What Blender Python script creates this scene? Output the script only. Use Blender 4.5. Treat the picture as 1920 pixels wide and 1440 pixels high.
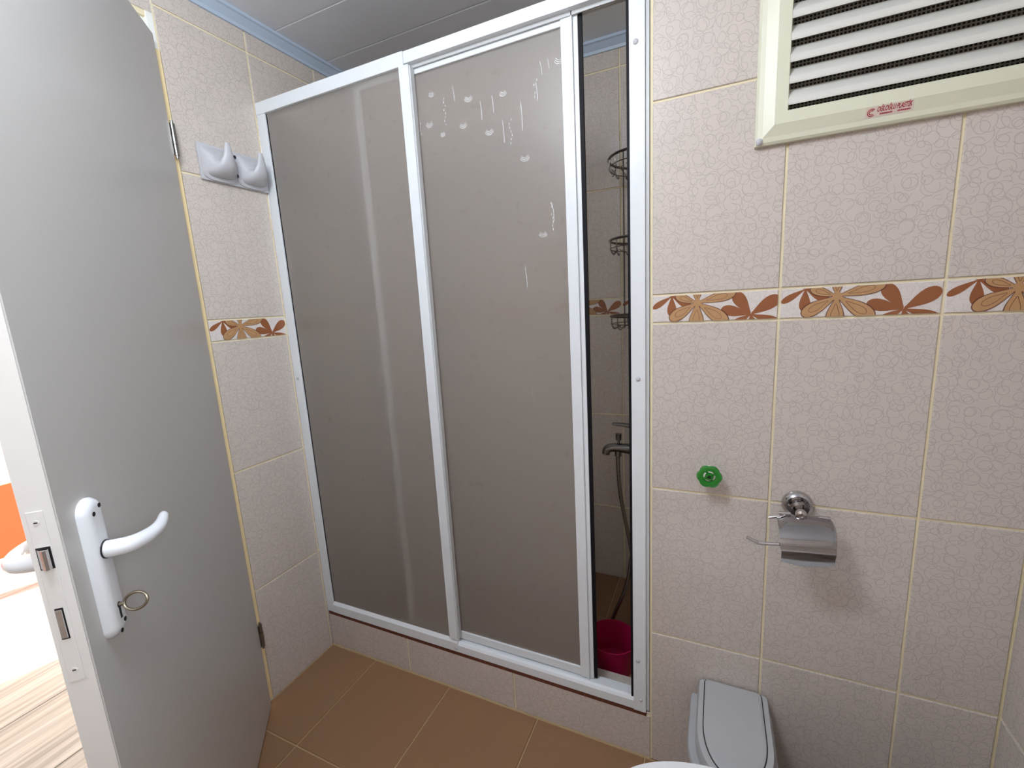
import bpy, bmesh, math, random
from mathutils import Vector, Matrix
random.seed(7)
S = bpy.context.scene
for o in list(bpy.data.objects): bpy.data.objects.remove(o)
COL = S.collection
PI = math.pi

# ------------------------------------------------------------------ camera
C0 = Vector((0.1306, -1.0358, 1.2293)); yaw, pitch, roll, FPX = 0.4358, -0.1778, -0.0556, 829.115
cam = bpy.data.cameras.new('camera'); camo = bpy.data.objects.new('camera', cam); COL.objects.link(camo)
fw = Vector((-math.sin(yaw)*math.cos(pitch), math.cos(yaw)*math.cos(pitch), math.sin(pitch)))
rt = Vector((math.cos(yaw), math.sin(yaw), 0)); up = rt.cross(fw)
r_ = rt*math.cos(roll)+up*math.sin(roll); u_ = -rt*math.sin(roll)+up*math.cos(roll)
M = Matrix((r_, u_, -fw)).transposed().to_4x4(); M.translation = C0
camo.matrix_world = M
cam.sensor_fit = 'HORIZONTAL'; cam.sensor_width = 36; cam.lens = 36*FPX/1920; cam.clip_start = 0.01
S.camera = camo

# ------------------------------------------------------------------ world, lights, exposure
S.view_settings.view_transform = 'Standard'; S.view_settings.look = 'None'
S.view_settings.gamma = 1; S.view_settings.use_curve_mapping = False
S.view_settings.exposure = 0.0
try:
    cy = S.cycles; cy.max_bounces = 8; cy.diffuse_bounces = 4; cy.glossy_bounces = 3; cy.transmission_bounces = 6; cy.transparent_max_bounces = 8; cy.use_denoising = True
except Exception: pass
W = bpy.data.worlds.new('sky'); S.world = W; W.use_nodes = True
bgn = W.node_tree.nodes['Background']; bgn.inputs[0].default_value = (0.72, 0.84, 1.0, 1); bgn.inputs[1].default_value = 1.6

def area_light(name, loc, rot, sx, sy, power, color):
    l = bpy.data.lights.new(name, 'AREA'); l.shape = 'RECTANGLE'; l.size = sx; l.size_y = sy
    l.energy = power; l.color = color
    o = bpy.data.objects.new(name, l); COL.objects.link(o); o.location = loc; o.rotation_euler = rot
    return o
FILL_WIN = (-1.62, -0.88, 1.20, 1.93)         # unseen window added in the right wall for fill light: y0, y1, z0, z1
YR = -1.75                              # rear wall
area_light('fill_window_light', (0.650+0.16, (FILL_WIN[0]+FILL_WIN[1])/2, (FILL_WIN[2]+FILL_WIN[3])/2), (PI/2, 0, PI/2),
           FILL_WIN[1]-FILL_WIN[0], FILL_WIN[3]-FILL_WIN[2], 17, (0.93, 0.96, 1.0))  # fill light set behind the added window
area_light('daylight_balcony', (-2.4, 1.27, 1.1), (-PI/2, 0, 0), 1.7, 2.1, 80, (1.0, 0.88, 0.74))
lamp = bpy.data.lights.new('ceiling_lamp_light', 'POINT'); lamp.energy = 25; lamp.color = (0.86, 0.93, 1.0); lamp.shadow_soft_size = .14
lampo = bpy.data.objects.new('ceiling_lamp_light', lamp); COL.objects.link(lampo); lampo.location = (-.34, -.90, 1.97)
sun = bpy.data.lights.new('sun', 'SUN'); sun.energy = 20; sun.angle = 0.01; sun.color = (1, 0.93, 0.82)
suno = bpy.data.objects.new('sun', sun); COL.objects.link(suno)
suno.rotation_euler = Vector((-0.25, -0.75, -0.62)).to_track_quat('-Z', 'Y').to_euler()

# ------------------------------------------------------------------ materials
MAT = {}
def mat(name, color=(.8, .8, .8), rough=.5, metal=0.0, spec=.5, bump=0, bscale=200, var=0, vscale=30, coat=0):
    m = bpy.data.materials.new(name); m.use_nodes = True; nt = m.node_tree; N = nt.nodes; L = nt.links
    b = N['Principled BSDF']; b.inputs['Base Color'].default_value = (*color, 1)
    b.inputs['Roughness'].default_value = rough; b.inputs['Metallic'].default_value = metal
    b.inputs['Specular IOR Level'].default_value = spec; b.inputs['Coat Weight'].default_value = coat
    tc = N.new('ShaderNodeTexCoord')
    if var:
        nz = N.new('ShaderNodeTexNoise'); nz.inputs['Scale'].default_value = vscale; nz.inputs['Detail'].default_value = 4
        L.new(tc.outputs['Object'], nz.inputs['Vector'])
        mx = N.new('ShaderNodeMix'); mx.data_type = 'RGBA'
        mx.inputs[6].default_value = (*[c*(1-var) for c in color], 1); mx.inputs[7].default_value = (*[min(1, c*(1+var)) for c in color], 1)
        L.new(nz.outputs['Fac'], mx.inputs[0]); L.new(mx.outputs[2], b.inputs['Base Color'])
    if bump:
        nb = N.new('ShaderNodeTexNoise'); nb.inputs['Scale'].default_value = bscale; nb.inputs['Detail'].default_value = 3
        L.new(tc.outputs['Object'], nb.inputs['Vector'])
        bp = N.new('ShaderNodeBump'); bp.inputs['Strength'].default_value = bump; bp.inputs['Distance'].default_value = .002
        L.new(nb.outputs['Fac'], bp.inputs['Height']); L.new(bp.outputs['Normal'], b.inputs['Normal'])
    MAT[name] = m
    return m

def squiggle_tile(name, base, line, amount=.55, rough=.22):
    """glazed tile with a fine print of curling hair lines"""
    m = mat(name, base, rough); nt = m.node_tree; N = nt.nodes; L = nt.links; b = N['Principled BSDF']
    tc = N.new('ShaderNodeTexCoord'); oi = N.new('ShaderNodeObjectInfo')
    sc = N.new('ShaderNodeVectorMath'); sc.operation = 'SCALE'; sc.inputs['Scale'].default_value = 3.0
    cv = N.new('ShaderNodeCombineXYZ'); L.new(oi.outputs['Random'], cv.inputs[0]); L.new(oi.outputs['Random'], cv.inputs[2])
    L.new(cv.outputs[0], sc.inputs[0])
    ad = N.new('ShaderNodeVectorMath'); ad.operation = 'ADD'; L.new(tc.outputs['Object'], ad.inputs[0]); L.new(sc.outputs[0], ad.inputs[1])
    tot = None
    for k, (s, off) in enumerate(((38, 0.0), (46, 5.3), (31, 11.7))):
        # arcs: rings of differing radius about scattered points, cut off where the next point takes over
        a2 = N.new('ShaderNodeVectorMath'); a2.operation = 'ADD'; a2.inputs[1].default_value = (off, off*.7, 0)
        L.new(ad.outputs[0], a2.inputs[0])
        vo = N.new('ShaderNodeTexVoronoi'); vo.voronoi_dimensions = '2D'; vo.inputs['Scale'].default_value = s
        L.new(a2.outputs[0], vo.inputs['Vector'])
        sp = N.new('ShaderNodeSeparateColor'); L.new(vo.outputs['Color'], sp.inputs[0])
        rr = N.new('ShaderNodeMapRange'); rr.inputs[3].default_value = .24; rr.inputs[4].default_value = .66; L.new(sp.outputs[0], rr.inputs[0])
        sb = N.new('ShaderNodeMath'); sb.operation = 'SUBTRACT'; L.new(vo.outputs['Distance'], sb.inputs[0]); L.new(rr.outputs[0], sb.inputs[1])
        ab = N.new('ShaderNodeMath'); ab.operation = 'ABSOLUTE'; L.new(sb.outputs[0], ab.inputs[0])
        ml = N.new('ShaderNodeMapRange'); ml.interpolation_type = 'SMOOTHSTEP'
        ml.inputs[1].default_value = .0; ml.inputs[2].default_value = .00095*s; ml.inputs[3].default_value = 1; ml.inputs[4].default_value = 0
        L.new(ab.outputs[0], ml.inputs[0])
        if tot is None: tot = ml
        else:
            mx = N.new('ShaderNodeMath'); mx.operation = 'MAXIMUM'; L.new(tot.outputs[0], mx.inputs[0]); L.new(ml.outputs[0], mx.inputs[1]); tot = mx
    am = N.new('ShaderNodeMath'); am.operation = 'MULTIPLY'; L.new(tot.outputs[0], am.inputs[0]); am.inputs[1].default_value = amount
    # faint mottling of the glaze
    nv = N.new('ShaderNodeTexNoise'); nv.inputs['Scale'].default_value = 14; L.new(ad.outputs[0], nv.inputs['Vector'])
    mv = N.new('ShaderNodeMix'); mv.data_type = 'RGBA'; mv.inputs[6].default_value = (*[c*.96 for c in base], 1)
    mv.inputs[7].default_value = (base[0]*1.05, base[1]*1.02, base[2]*1.02, 1); L.new(nv.outputs['Fac'], mv.inputs[0])
    mc = N.new('ShaderNodeMix'); mc.data_type = 'RGBA'; L.new(am.outputs[0], mc.inputs[0]); L.new(mv.outputs[2], mc.inputs[6])
    mc.inputs[7].default_value = (*line, 1); L.new(mc.outputs[2], b.inputs['Base Color'])
    return m

squiggle_tile('wall_tile', (.63, .57, .52), (.38, .335, .30), .62)
squiggle_tile('decor_base', (.74, .69, .66), (.55, .50, .47), .5)
mat('grout', (.83, .735, .51), .8, bump=.3, bscale=300, var=.08, vscale=25)
mat('floor_tile', (.30, .165, .085), .38, var=.10, vscale=220, bump=.05, bscale=400)
mat('floor_grout', (.52, .36, .20), .85, var=.1)
mat('print_brown', (.30, .105, .040), .25, var=.06, vscale=120)
mat('print_tan', (.50, .285, .135), .25, var=.08, vscale=150)
mat('print_dark', (.13, .040, .022), .3)
mat("white_frame", (.79, .82, .85), .28, var=.02, vscale=40)
mat('frame_recess', (.60, .61, .62), .35)
mat('black_rubber', (.006, .006, .009), .6, spec=.2)
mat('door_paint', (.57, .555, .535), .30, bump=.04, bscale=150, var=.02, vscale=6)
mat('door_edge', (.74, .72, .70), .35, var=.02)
mat('jamb_cream', (.86, .70, .40), .6, var=.10, vscale=18)
mat('jamb_white', (.86, .87, .84), .4)
mat('handle_plastic', (.80, .82, .86), .25)
mat('chrome', (.56, .55, .56), .07, metal=1)
mat('dull_chrome', (.30, .29, .28), .22, metal=1)
mat('brass_old', (.30, .26, .20), .35, metal=1)
mat('screw_dark', (.03, .028, .03), .4, metal=.6)
mat('hook_plastic', (.54, .54, .57), .35)
mat('ceiling_pvc', (.82, .84, .90), .25, var=.02, vscale=5)
mat('cornice', (.50, .60, .74), .3)
mat('vent_frame', (.74, .73, .58), .35, var=.03, vscale=30)
mat('vent_slat', (.72, .71, .66), .35)
mat('vent_mesh', (.22, .20, .16), .6)
mat('vent_shade', (.012, .011, .010), .8)  # near-black base painting the shade inside the vent
mat('sticker', (.74, .62, .54), .3)
mat('sticker_ink', (.42, .02, .05), .4)
mat('valve_green', (.008, .21, .016), .18, coat=.5)
mat('valve_white', (.78, .76, .66), .4)
mat('bin_grey', (.44, .445, .455), .38, bump=.03, bscale=500)
mat('bin_lid', (.47, .475, .49), .40, bump=.03, bscale=500, var=.03, vscale=20)
mat('bin_groove', (.02, .02, .022), .7)
mat('ceramic', (.86, .88, .90), .08, coat=.4)
mat('bucket_pink', (.44, .007, .075), .3)
mat('caddy_wire', (.22, .20, .19), .25, metal=1)
mat('gap_brown', (.13, .036, .018), .8, var=.3, vscale=60)
mat('plaster', (.74, .71, .66), .8)
mat('orange_paint', (.75, .06, .010), .6)
mat('hall_white', (.85, .83, .78), .7)
mat('threshold', (.42, .30, .20), .5, var=.1)
mat('limescale_glint', (.95, .97, 1.0), .5)  # bluish white base also carries the glints of the marks

def plank_mat():
    m = mat('plank', (.30, .24, .19), .28); nt = m.node_tree; N = nt.nodes; L = nt.links; b = N['Principled BSDF']
    tc = N.new('ShaderNodeTexCoord'); mp = N.new('ShaderNodeMapping'); mp.inputs['Scale'].default_value = (60, 3, 60)
    L.new(tc.outputs['Object'], mp.inputs[0]); nz = N.new('ShaderNodeTexNoise'); nz.inputs['Scale'].default_value = 1; nz.inputs['Detail'].default_value = 5
    L.new(mp.outputs[0], nz.inputs['Vector']); cr = N.new('ShaderNodeValToRGB')
    cr.color_ramp.elements[0].position = .3; cr.color_ramp.elements[0].color = (.26, .24, .23, 1)
    cr.color_ramp.elements[1].position = .7; cr.color_ramp.elements[1].color = (.50, .48, .47, 1)
    L.new(nz.outputs['Fac'], cr.inputs[0]); L.new(cr.outputs[0], b.inputs['Base Color'])
plank_mat()

def frosted():
    m = bpy.data.materials.new('frosted_pane'); m.use_nodes = True; nt = m.node_tree; N = nt.nodes; L = nt.links
    N.remove(N['Principled BSDF']); out = N['Material Output']
    rf = N.new('ShaderNodeBsdfRefraction'); rf.inputs['IOR'].default_value = 1.30; rf.inputs['Roughness'].default_value = .38
    rf.inputs['Color'].default_value = (.93, .90, .87, 1)
    tr = N.new('ShaderNodeBsdfTranslucent'); tr.inputs['Color'].default_value = (.96, .92, .88, 1)
    df = N.new('ShaderNodeBsdfDiffuse'); df.inputs['Color'].default_value = (.64, .59, .55, 1)
    gl = N.new('ShaderNodeBsdfGlossy'); gl.inputs['Roughness'].default_value = .34
    m1 = N.new('ShaderNodeMixShader'); m1.inputs[0].default_value = .40; L.new(rf.outputs[0], m1.inputs[1]); L.new(tr.outputs[0], m1.inputs[2])
    m2 = N.new('ShaderNodeMixShader'); m2.inputs[0].default_value = .28; L.new(m1.outputs[0], m2.inputs[1]); L.new(df.outputs[0], m2.inputs[2])
    fr = N.new('ShaderNodeFresnel'); fr.inputs['IOR'].default_value = 1.45
    m3 = N.new('ShaderNodeMixShader'); L.new(fr.outputs[0], m3.inputs[0]); L.new(m2.outputs[0], m3.inputs[1]); L.new(gl.outputs[0], m3.inputs[2])
    # grey water stains with blotchy outlines
    tc0 = N.new('ShaderNodeTexCoord'); st = N.new('ShaderNodeTexNoise'); st.inputs['Scale'].default_value = 34; st.inputs['Detail'].default_value = 6
    L.new(tc0.outputs['Object'], st.inputs['Vector']); sr = N.new('ShaderNodeMapRange'); sr.inputs[1].default_value = .62; sr.inputs[2].default_value = .84; L.new(st.outputs['Fac'], sr.inputs[0])
    for sh, c0, c1 in ((tr, (.96, .92, .88, 1), (.74, .69, .64, 1)), (df, (.64, .59, .55, 1), (.50, .45, .41, 1))):
        mm = N.new('ShaderNodeMix'); mm.data_type = 'RGBA'; mm.inputs[6].default_value = c0; mm.inputs[7].default_value = c1
        L.new(sr.outputs[0], mm.inputs[0]); L.new(mm.outputs[2], sh.inputs['Color'])
    tc = N.new('ShaderNodeTexCoord'); nz = N.new('ShaderNodeTexNoise'); nz.inputs['Scale'].default_value = 260; nz.inputs['Detail'].default_value = 2
    L.new(tc.outputs['Object'], nz.inputs['Vector']); bp = N.new('ShaderNodeBump'); bp.inputs['Strength'].default_value = .25; bp.inputs['Distance'].default_value = .001
    L.new(nz.outputs['Fac'], bp.inputs['Height'])
    for s in (gl, df): L.new(bp.outputs['Normal'], s.inputs['Normal'])
    L.new(m3.outputs[0], out.inputs[0]); MAT['frosted_pane'] = m
frosted()
def back_face():
    m = bpy.data.materials.new('pane_back'); m.use_nodes = True; nt = m.node_tree; N = nt.nodes; L = nt.links
    N.remove(N['Principled BSDF']); t = N.new('ShaderNodeBsdfTransparent'); t.inputs[0].default_value = (.97, .96, .95, 1)
    L.new(t.outputs[0], N['Material Output'].inputs[0]); MAT['pane_back'] = m
back_face()
def frost_front(o):
    # the textured face of the sheet is the one towards the room
    o.data.materials.append(MAT['pane_back'])
    for p in o.data.polygons: p.material_index = 0 if p.normal.y < -.5 else 1
def clear_pane():
    m = bpy.data.materials.new('window_glass'); m.use_nodes = True; nt = m.node_tree; N = nt.nodes; L = nt.links
    N.remove(N['Principled BSDF']); out = N['Material Output']
    t = N.new('ShaderNodeBsdfTransparent'); t.inputs[0].default_value = (.95, .97, .97, 1); g = N.new('ShaderNodeBsdfGlossy'); g.inputs['Roughness'].default_value = .02
    fr = N.new('ShaderNodeFresnel'); mx = N.new('ShaderNodeMixShader'); L.new(fr.outputs[0], mx.inputs[0]); L.new(t.outputs[0], mx.inputs[1]); L.new(g.outputs[0], mx.inputs[2])
    L.new(mx.outputs[0], out.inputs[0]); MAT['window_glass'] = m
clear_pane()

# ------------------------------------------------------------------ mesh helpers
def bx(bm, x0, x1, y0, y1, z0, z1):
    vs = [bm.verts.new((x, y, z)) for z in (z0, z1) for y in (y0, y1) for x in (x0, x1)]
    for f in ((0, 2, 3, 1), (4, 5, 7, 6), (0, 1, 5, 4), (1, 3, 7, 5), (3, 2, 6, 7), (2, 0, 4, 6)):
        bm.faces.new([vs[i] for i in f])
    return vs
def boxes(lst, bev=0, seg=1):
    bm = bmesh.new()
    for b in lst: bx(bm, *b)
    if bev: bmesh.ops.bevel(bm, geom=bm.edges[:], offset=bev, segments=seg, affect='EDGES', profile=.6)
    return bm
def tube(bm, pts, rad, n=10, caps=True, flat=1.0):
    """round tube along pts; rad number or list; flat squashes the section"""
    P = [Vector(p) for p in pts]; k = len(P)
    R = rad if isinstance(rad, (list, tuple)) else [rad]*k
    rings = []; prev = None
    for i in range(k):
        t = (P[min(i+1, k-1)]-P[max(i-1, 0)]).normalized()
        if prev is None:
            a = Vector((0, 0, 1)) if abs(t.z) < .9 else Vector((1, 0, 0))
            nrm = (a - t*a.dot(t)).normalized()
        else:
            nrm = (prev - t*prev.dot(t)); nrm = nrm.normalized() if nrm.length > 1e-6 else prev
        prev = nrm; bi = t.cross(nrm)
        rings.append([bm.verts.new(P[i] + nrm*(R[i]*math.cos(2*PI*j/n)) + bi*(R[i]*flat*math.sin(2*PI*j/n))) for j in range(n)])
    for i in range(k-1):
        for j in range(n):
            bm.faces.new((rings[i][j], rings[i][(j+1) % n], rings[i+1][(j+1) % n], rings[i+1][j]))
    if caps:
        bm.faces.new(list(reversed(rings[0]))); bm.faces.new(rings[-1])
    return bm
def closed_tube(bm, pts, r, n=8):
    P = [Vector(p) for p in pts]; k = len(P); rings = []
    c = sum(P, Vector())/k
    for i in range(k):
        t = (P[(i+1) % k]-P[i-1]).normalized(); a = (P[i]-c); a = (a - t*a.dot(t)).normalized(); b = t.cross(a)
        rings.append([bm.verts.new(P[i]+a*(r*math.cos(2*PI*j/n))+b*(r*math.sin(2*PI*j/n))) for j in range(n)])
    for i in range(k):
        for j in range(n):
            bm.faces.new((rings[i][j], rings[i][(j+1) % n], rings[(i+1) % k][(j+1) % n], rings[(i+1) % k][j]))
    return bm
def lathe(bm, prof, n=28, mtx=None):
    """prof: list of (radius, height) about local z"""
    mtx = mtx or Matrix.Identity(4); rings = []
    for r, h in prof:
        if r < 1e-6: rings.append([bm.verts.new(mtx @ Vector((0, 0, h)))])
        else: rings.append([bm.verts.new(mtx @ Vector((r*math.cos(2*PI*j/n), r*math.sin(2*PI*j/n), h))) for j in range(n)])
    for a, b in zip(rings, rings[1:]):
        for j in range(n):
            q = (j+1) % n
            if len(a) == 1 and len(b) == 1: continue
            if len(a) == 1: bm.faces.new((a[0], b[q], b[j]))
            elif len(b) == 1: bm.faces.new((a[j], a[q], b[0]))
            else: bm.faces.new((a[j], a[q], b[q], b[j]))
    return bm
def loft(bm, rings, cap0=True, cap1=True):
    V = [[bm.verts.new(p) for p in r] for r in rings]; n = len(V[0])
    for a, b in zip(V, V[1:]):
        for j in range(n): bm.faces.new((a[j], a[(j+1) % n], b[(j+1) % n], b[j]))
    if cap0: bm.faces.new(list(reversed(V[0])))
    if cap1: bm.faces.new(V[-1])
    return bm
def spline(pts, n=8):
    """Catmull-Rom through pts"""
    P = [Vector(p) for p in pts]; out = []
    for i in range(len(P)-1):
        p0 = P[max(i-1, 0)]; p1 = P[i]; p2 = P[i+1]; p3 = P[min(i+2, len(P)-1)]
        for k in range(n):
            t = k/n
            out.append(.5*((2*p1)+(p2-p0)*t+(2*p0-5*p1+4*p2-p3)*t*t+(3*p1-p0-3*p2+p3)*t**3))
    out.append(P[-1]); return out
def lerp_list(vals, count):
    out = []
    for i in range(count):
        f = i/(count-1)*(len(vals)-1); a = int(min(f, len(vals)-2)); out.append(vals[a]+(vals[a+1]-vals[a])*(f-a))
    return out
OFF = {}
def obj(name, bm, m, parent=None, smooth=False, local=False):
    me = bpy.data.meshes.new(name)
    bmesh.ops.recalc_face_normals(bm, faces=bm.faces[:])
    if parent is not None and not local:
        bmesh.ops.translate(bm, verts=bm.verts[:], vec=-OFF.get(parent.name, Vector()))
    bm.to_mesh(me); bm.free()
    for mm in (m if isinstance(m, (list, tuple)) else [m]): me.materials.append(MAT[mm])
    if smooth:
        me.polygons.foreach_set('use_smooth', [True]*len(me.polygons))
        try: me.set_sharp_from_angle(angle=math.radians(38))
        except Exception: pass
    o = bpy.data.objects.new(name, me); COL.objects.link(o)
    if parent is not None:
        o.parent = parent; OFF[o.name] = OFF.get(parent.name, Vector())
    return o
def tag(o, label, cat, group=None):
    o['label'] = label; o['category'] = cat
    if group: o['group'] = group
    return o
def thing(name, label, cat, loc, rot=(0, 0, 0)):
    o = bpy.data.objects.new(name, None); COL.objects.link(o); o.location = loc; o.rotation_euler = rot
    o.empty_display_size = .05; OFF[o.name] = Vector(loc)
    return tag(o, label, cat)
def struct(name, bm, m, smooth=False):
    o = obj(name, bm, m, None, smooth); o['kind'] = 'structure'; return o
def inst(o, parent, loc, rot=(0, 0, 0)):
    c = o.copy(); COL.objects.link(c); c.parent = parent; c.location = loc; c.rotation_euler = rot; return c

# ------------------------------------------------------------------ dimensions
XL, XR = -1.1592, 0.650               # left and right wall faces
YB = 0.665                            # shower back wall face
ZC = 2.10                             # ceiling
TH, DH, ZD = 0.3899, 0.0606, 1.1704   # tile height, border height, border bottom
ROWS = [(0, ZD-2*TH, 't'), (ZD-2*TH, ZD-TH, 't'), (ZD-TH, ZD, 't'), (ZD, ZD+DH, 'd'), (ZD+DH, ZD+DH+TH, 't'),
        (ZD+DH+TH, ZD+DH+2*TH, 't'), (ZD+DH+2*TH, ZC+.01, 't')]
YH = -0.2546                          # door side end of the left wall tiling
DOOR_W, DOOR_A = 0.741, math.radians(43.5)
YD1 = -1.035                          # far jamb of the doorway
TT = 0.003                            # how far tiles stand proud of the grout bed

# ------------------------------------------------------------------ tiles
_tm = {}
def tile_mesh(w, h, m, t=TT, ch=.0012, name='tile'):
    k = (round(w, 4), round(h, 4), m, t)
    if k in _tm: return _tm[k]
    bm = bmesh.new(); a, b = w/2, h/2
    R = lambda s, z: [bm.verts.new((x*(a-s), y*(b-s), z)) for x, y in ((-1, -1), (1, -1), (1, 1), (-1, 1))]
    r0, r1, r2 = R(0, 0), R(0, t-ch), R(ch, t)
    for p, q in ((r0, r1), (r1, r2)):
        for j in range(4): bm.faces.new((p[j], p[(j+1) % 4], q[(j+1) % 4], q[j]))
    bm.faces.new(r2)
    me = bpy.data.meshes.new(name); bm.to_mesh(me); bm.free(); me.materials.append(MAT[m]); _tm[k] = me
    return me

def clip_rect(poly, x0, x1, y0, y1):
    for ax, lim, sg in ((0, x0, 1), (0, x1, -1), (1, y0, 1), (1, y1, -1)):
        out = []
        for i in range(len(poly)):
            p, q = poly[i-1], poly[i]
            ip, iq = sg*(p[ax]-lim) >= 0, sg*(q[ax]-lim) >= 0
            if ip != iq:
                t = (lim-p[ax])/(q[ax]-p[ax]); out.append((p[0]+t*(q[0]-p[0]), p[1]+t*(q[1]-p[1])))
            if iq: out.append(q)
        poly = out
        if len(poly) < 3: return []
    return poly
def petal(c, tip, w, grow=0, n=26, start=0.0):
    c = Vector(c); d = Vector(tip)-c; Ln = d.length+grow; d.normalize(); pr = Vector((-d.y, d.x)); out = []
    for i in range(n):
        t = 2*PI*i/n; u = (1-math.cos(t))/2; cc = .70
        hw = (w/2+grow)*(math.sqrt(max(0, 1-((u-cc)/(1-cc))**2)) if u > cc else (.16+.84*math.sin(PI/2*(u/cc))**1.5))*(1 if t < PI else -1)
        if u < .02: hw *= .3
        out.append(tuple(c+d*(start+(Ln-start)*u)+pr*hw))
    return out
def flower_mesh(w, h):
    shift = .1225-w/2          # a cut tile keeps its left part
    """flat printed flowers of a border tile, tile-local coordinates"""
    bm = bmesh.new(); lay = [0]; P = .25/820
    f = lambda px, py: ((px-700)*P-.125+shift, DH/2-(py-(157-(px-700)*.047))/160*DH)
    e = .0005; R = (-w/2+e, w/2-e, -h/2+e, h/2-e)
    def put(poly, mi, up_=True):
        poly = clip_rect(poly, *R)
        if len(poly) < 3: return
        if up_: lay[0] += 1
        z = TT+.00003*lay[0]
        try:
            fc = bm.faces.new([bm.verts.new((x, y, z)) for x, y in poly]); fc.material_index = mi
        except ValueError: pass
    def beads(poly, mi, r=.0009, step=.0023):
        acc = 0
        for i in range(len(poly)):
            a, b = Vector(poly[i-1]), Vector(poly[i]); L = (b-a).length; s = step-acc
            while s <= L:
                c = a+(b-a)*(s/L); put([(c.x+r*math.cos(k*PI/3), c.y+r*math.sin(k*PI/3)) for k in range(6)], mi, False); s += step
            acc = (acc+L) % step
    def loop(poly, mi, wd=.0007):
        for i in range(len(poly)):
            a, b = Vector(poly[i-1]), Vector(poly[i]); d = (b-a)
            if d.length < 1e-6: continue
            d.normalize(); n_ = Vector((-d.y, d.x))*wd/2
            put([tuple(a+n_), tuple(a-n_), tuple(b-n_+d*.0002), tuple(b+n_+d*.0002)], mi, False)
    def disc(c, r, mi): put([(c[0]+r*math.cos(k*PI/8), c[1]+r*math.sin(k*PI/8)) for k in range(16)], mi)
    c1 = f(840, 160)
    for tip, ww in ((f(710, 232), 42), (f(840, 275), 62), (f(968, 215), 58), (f(930, 120), 60), (f(760, 100), 60)): put(petal(c1, tip, ww*P), 0)
    c3 = f(1340, 255)
    for tip, ww in ((f(1238, 138), 80), (f(1505, 158), 84), (f(1515, 295), 56), (f(1160, 228), 72), (f(1225, 318), 50), (f(1370, 350), 70)): put(petal(c3, tip, ww*P), 0)
    c2 = f(1008, 195)
    tips = ((f(868, 160), 50), (f(1005, 90), 60), (f(1245, 138), 66), (f(828, 292), 76), (f(1200, 298), 82), (f(1000, 350), 90))
    for tip, ww in tips: put(petal(c2, tip, ww*P, .0008), 2)
    for tip, ww in tips:
        pp = petal(c2, tip, ww*P); put(pp, 1); lay[0] += 1; beads(petal(c2, tip, ww*P, .0010, n=40), 2)
        d = Vector(tip)-Vector(c2); loop(petal(c2, tuple(Vector(c2)+d*.80), ww*P*.50, n=20, start=d.length*.25), 2)
    disc(c2, 26*P, 1)
    bmesh.ops.recalc_face_normals(bm, faces=bm.faces[:])
    for fc in bm.faces:
        if fc.normal.z < 0: fc.normal_flip()
    me = bpy.data.meshes.new('flower_print'); bm.to_mesh(me); bm.free()
    for k in ('print_brown', 'print_tan', 'print_dark'): me.materials.append(MAT[k])
    return me
FLOWER = {}
def tile_wall(parent, cols, origin, facing, rows=ROWS, gap=.005, skip=None):
    """cols: joints along the wall's running axis; facing -y, +x, -x or +y; origin: coordinate of the grout face"""
    rz = {'-y': 0, '+x': PI/2, '-x': -PI/2, '+y': PI}[facing]
    for (z0, z1, kind) in rows:
        for a, b in zip(cols, cols[1:]):
            if skip and skip(a, b, z0, z1): continue
            w, h = b-a-gap, z1-z0-(gap if kind == 't' else .004); u, zc = (a+b)/2, (z0+z1)/2
            loc = {'-y': (u, origin, zc), '+y': (u, origin, zc), '+x': (origin, u, zc), '-x': (origin, u, zc)}[facing]
            if kind == 't':
                o = bpy.data.objects.new('tile', tile_mesh(w, h, 'wall_tile'))
            else:
                o = bpy.data.objects.new('border_tile', tile_mesh(w, h, 'decor_base', name='border_tile'))
            COL.objects.link(o); o.parent = parent; o.location = loc; o.rotation_euler = (PI/2, 0, rz)
            if kind == 'd':
                k = round(w, 3)
                if k not in FLOWER: FLOWER[k] = flower_mesh(w, h)
                p = bpy.data.objects.new('flower_print', FLOWER[k]); COL.objects.link(p); p.parent = o
                p['label'] = 'brown and tan printed flowers'

# ================================================================== STRUCTURE
# vent wall (beside the shower) and the block that closes the shower on its right
wall_back = struct('wall_back', boxes([(-.003, XR+.1, TT, YB+.1, 0, ZC+.05)]), 'grout')
tile_wall(wall_back, [0.0, .2451, .4951, XR], TT, '-y')
wall_sh = struct('wall_shower_back', boxes([(XL-.12, -.003, YB+TT, YB+.1, 0, ZC+.05)]), 'grout')
tile_wall(wall_sh, [XL, -.94, -.69, -.44, -.19, -.003], YB+TT, '-y')
# left wall with the doorway
ZDT = 1.945
wall_left = struct('wall_left', boxes([(XL-.12, XL-TT, YH-.008, YB+TT, -.05, ZC+.05),
                                       (XL-.12, XL-TT, YR-.1, YD1-.03, -.05, ZC+.05),
                                       (XL-.12, XL-TT, YD1-.03, YH-.008, ZDT+.03, ZC+.05)]), 'grout')
tile_wall(wall_left, [YH, -.0055, .2445, .4945, YB], XL-TT, '+x')
tile_wall(wall_left, [YR, -1.565, -1.315, YD1-.03], XL-TT, '+x')
tile_wall(wall_left, [YD1-.03, -.7546, -.5046, YH], XL-TT, '+x', rows=[(1.985, ZC+.01, 't')])
wall_right = struct('wall_right', boxes([(XR+TT, XR+.1, YR-.1, FILL_WIN[0], 0, ZC+.05), (XR+TT, XR+.1, FILL_WIN[1], TT, 0, ZC+.05),
    (XR+TT, XR+.1, FILL_WIN[0], FILL_WIN[1], 0, FILL_WIN[2]), (XR+TT, XR+.1, FILL_WIN[0], FILL_WIN[1], FILL_WIN[3], ZC+.05)]), 'grout')
tile_wall(wall_right, [FILL_WIN[1], -.75, -.5, -.25, 0], XR+TT, '-x'); tile_wall(wall_right, [YR, FILL_WIN[0]], XR+TT, '-x')
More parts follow.
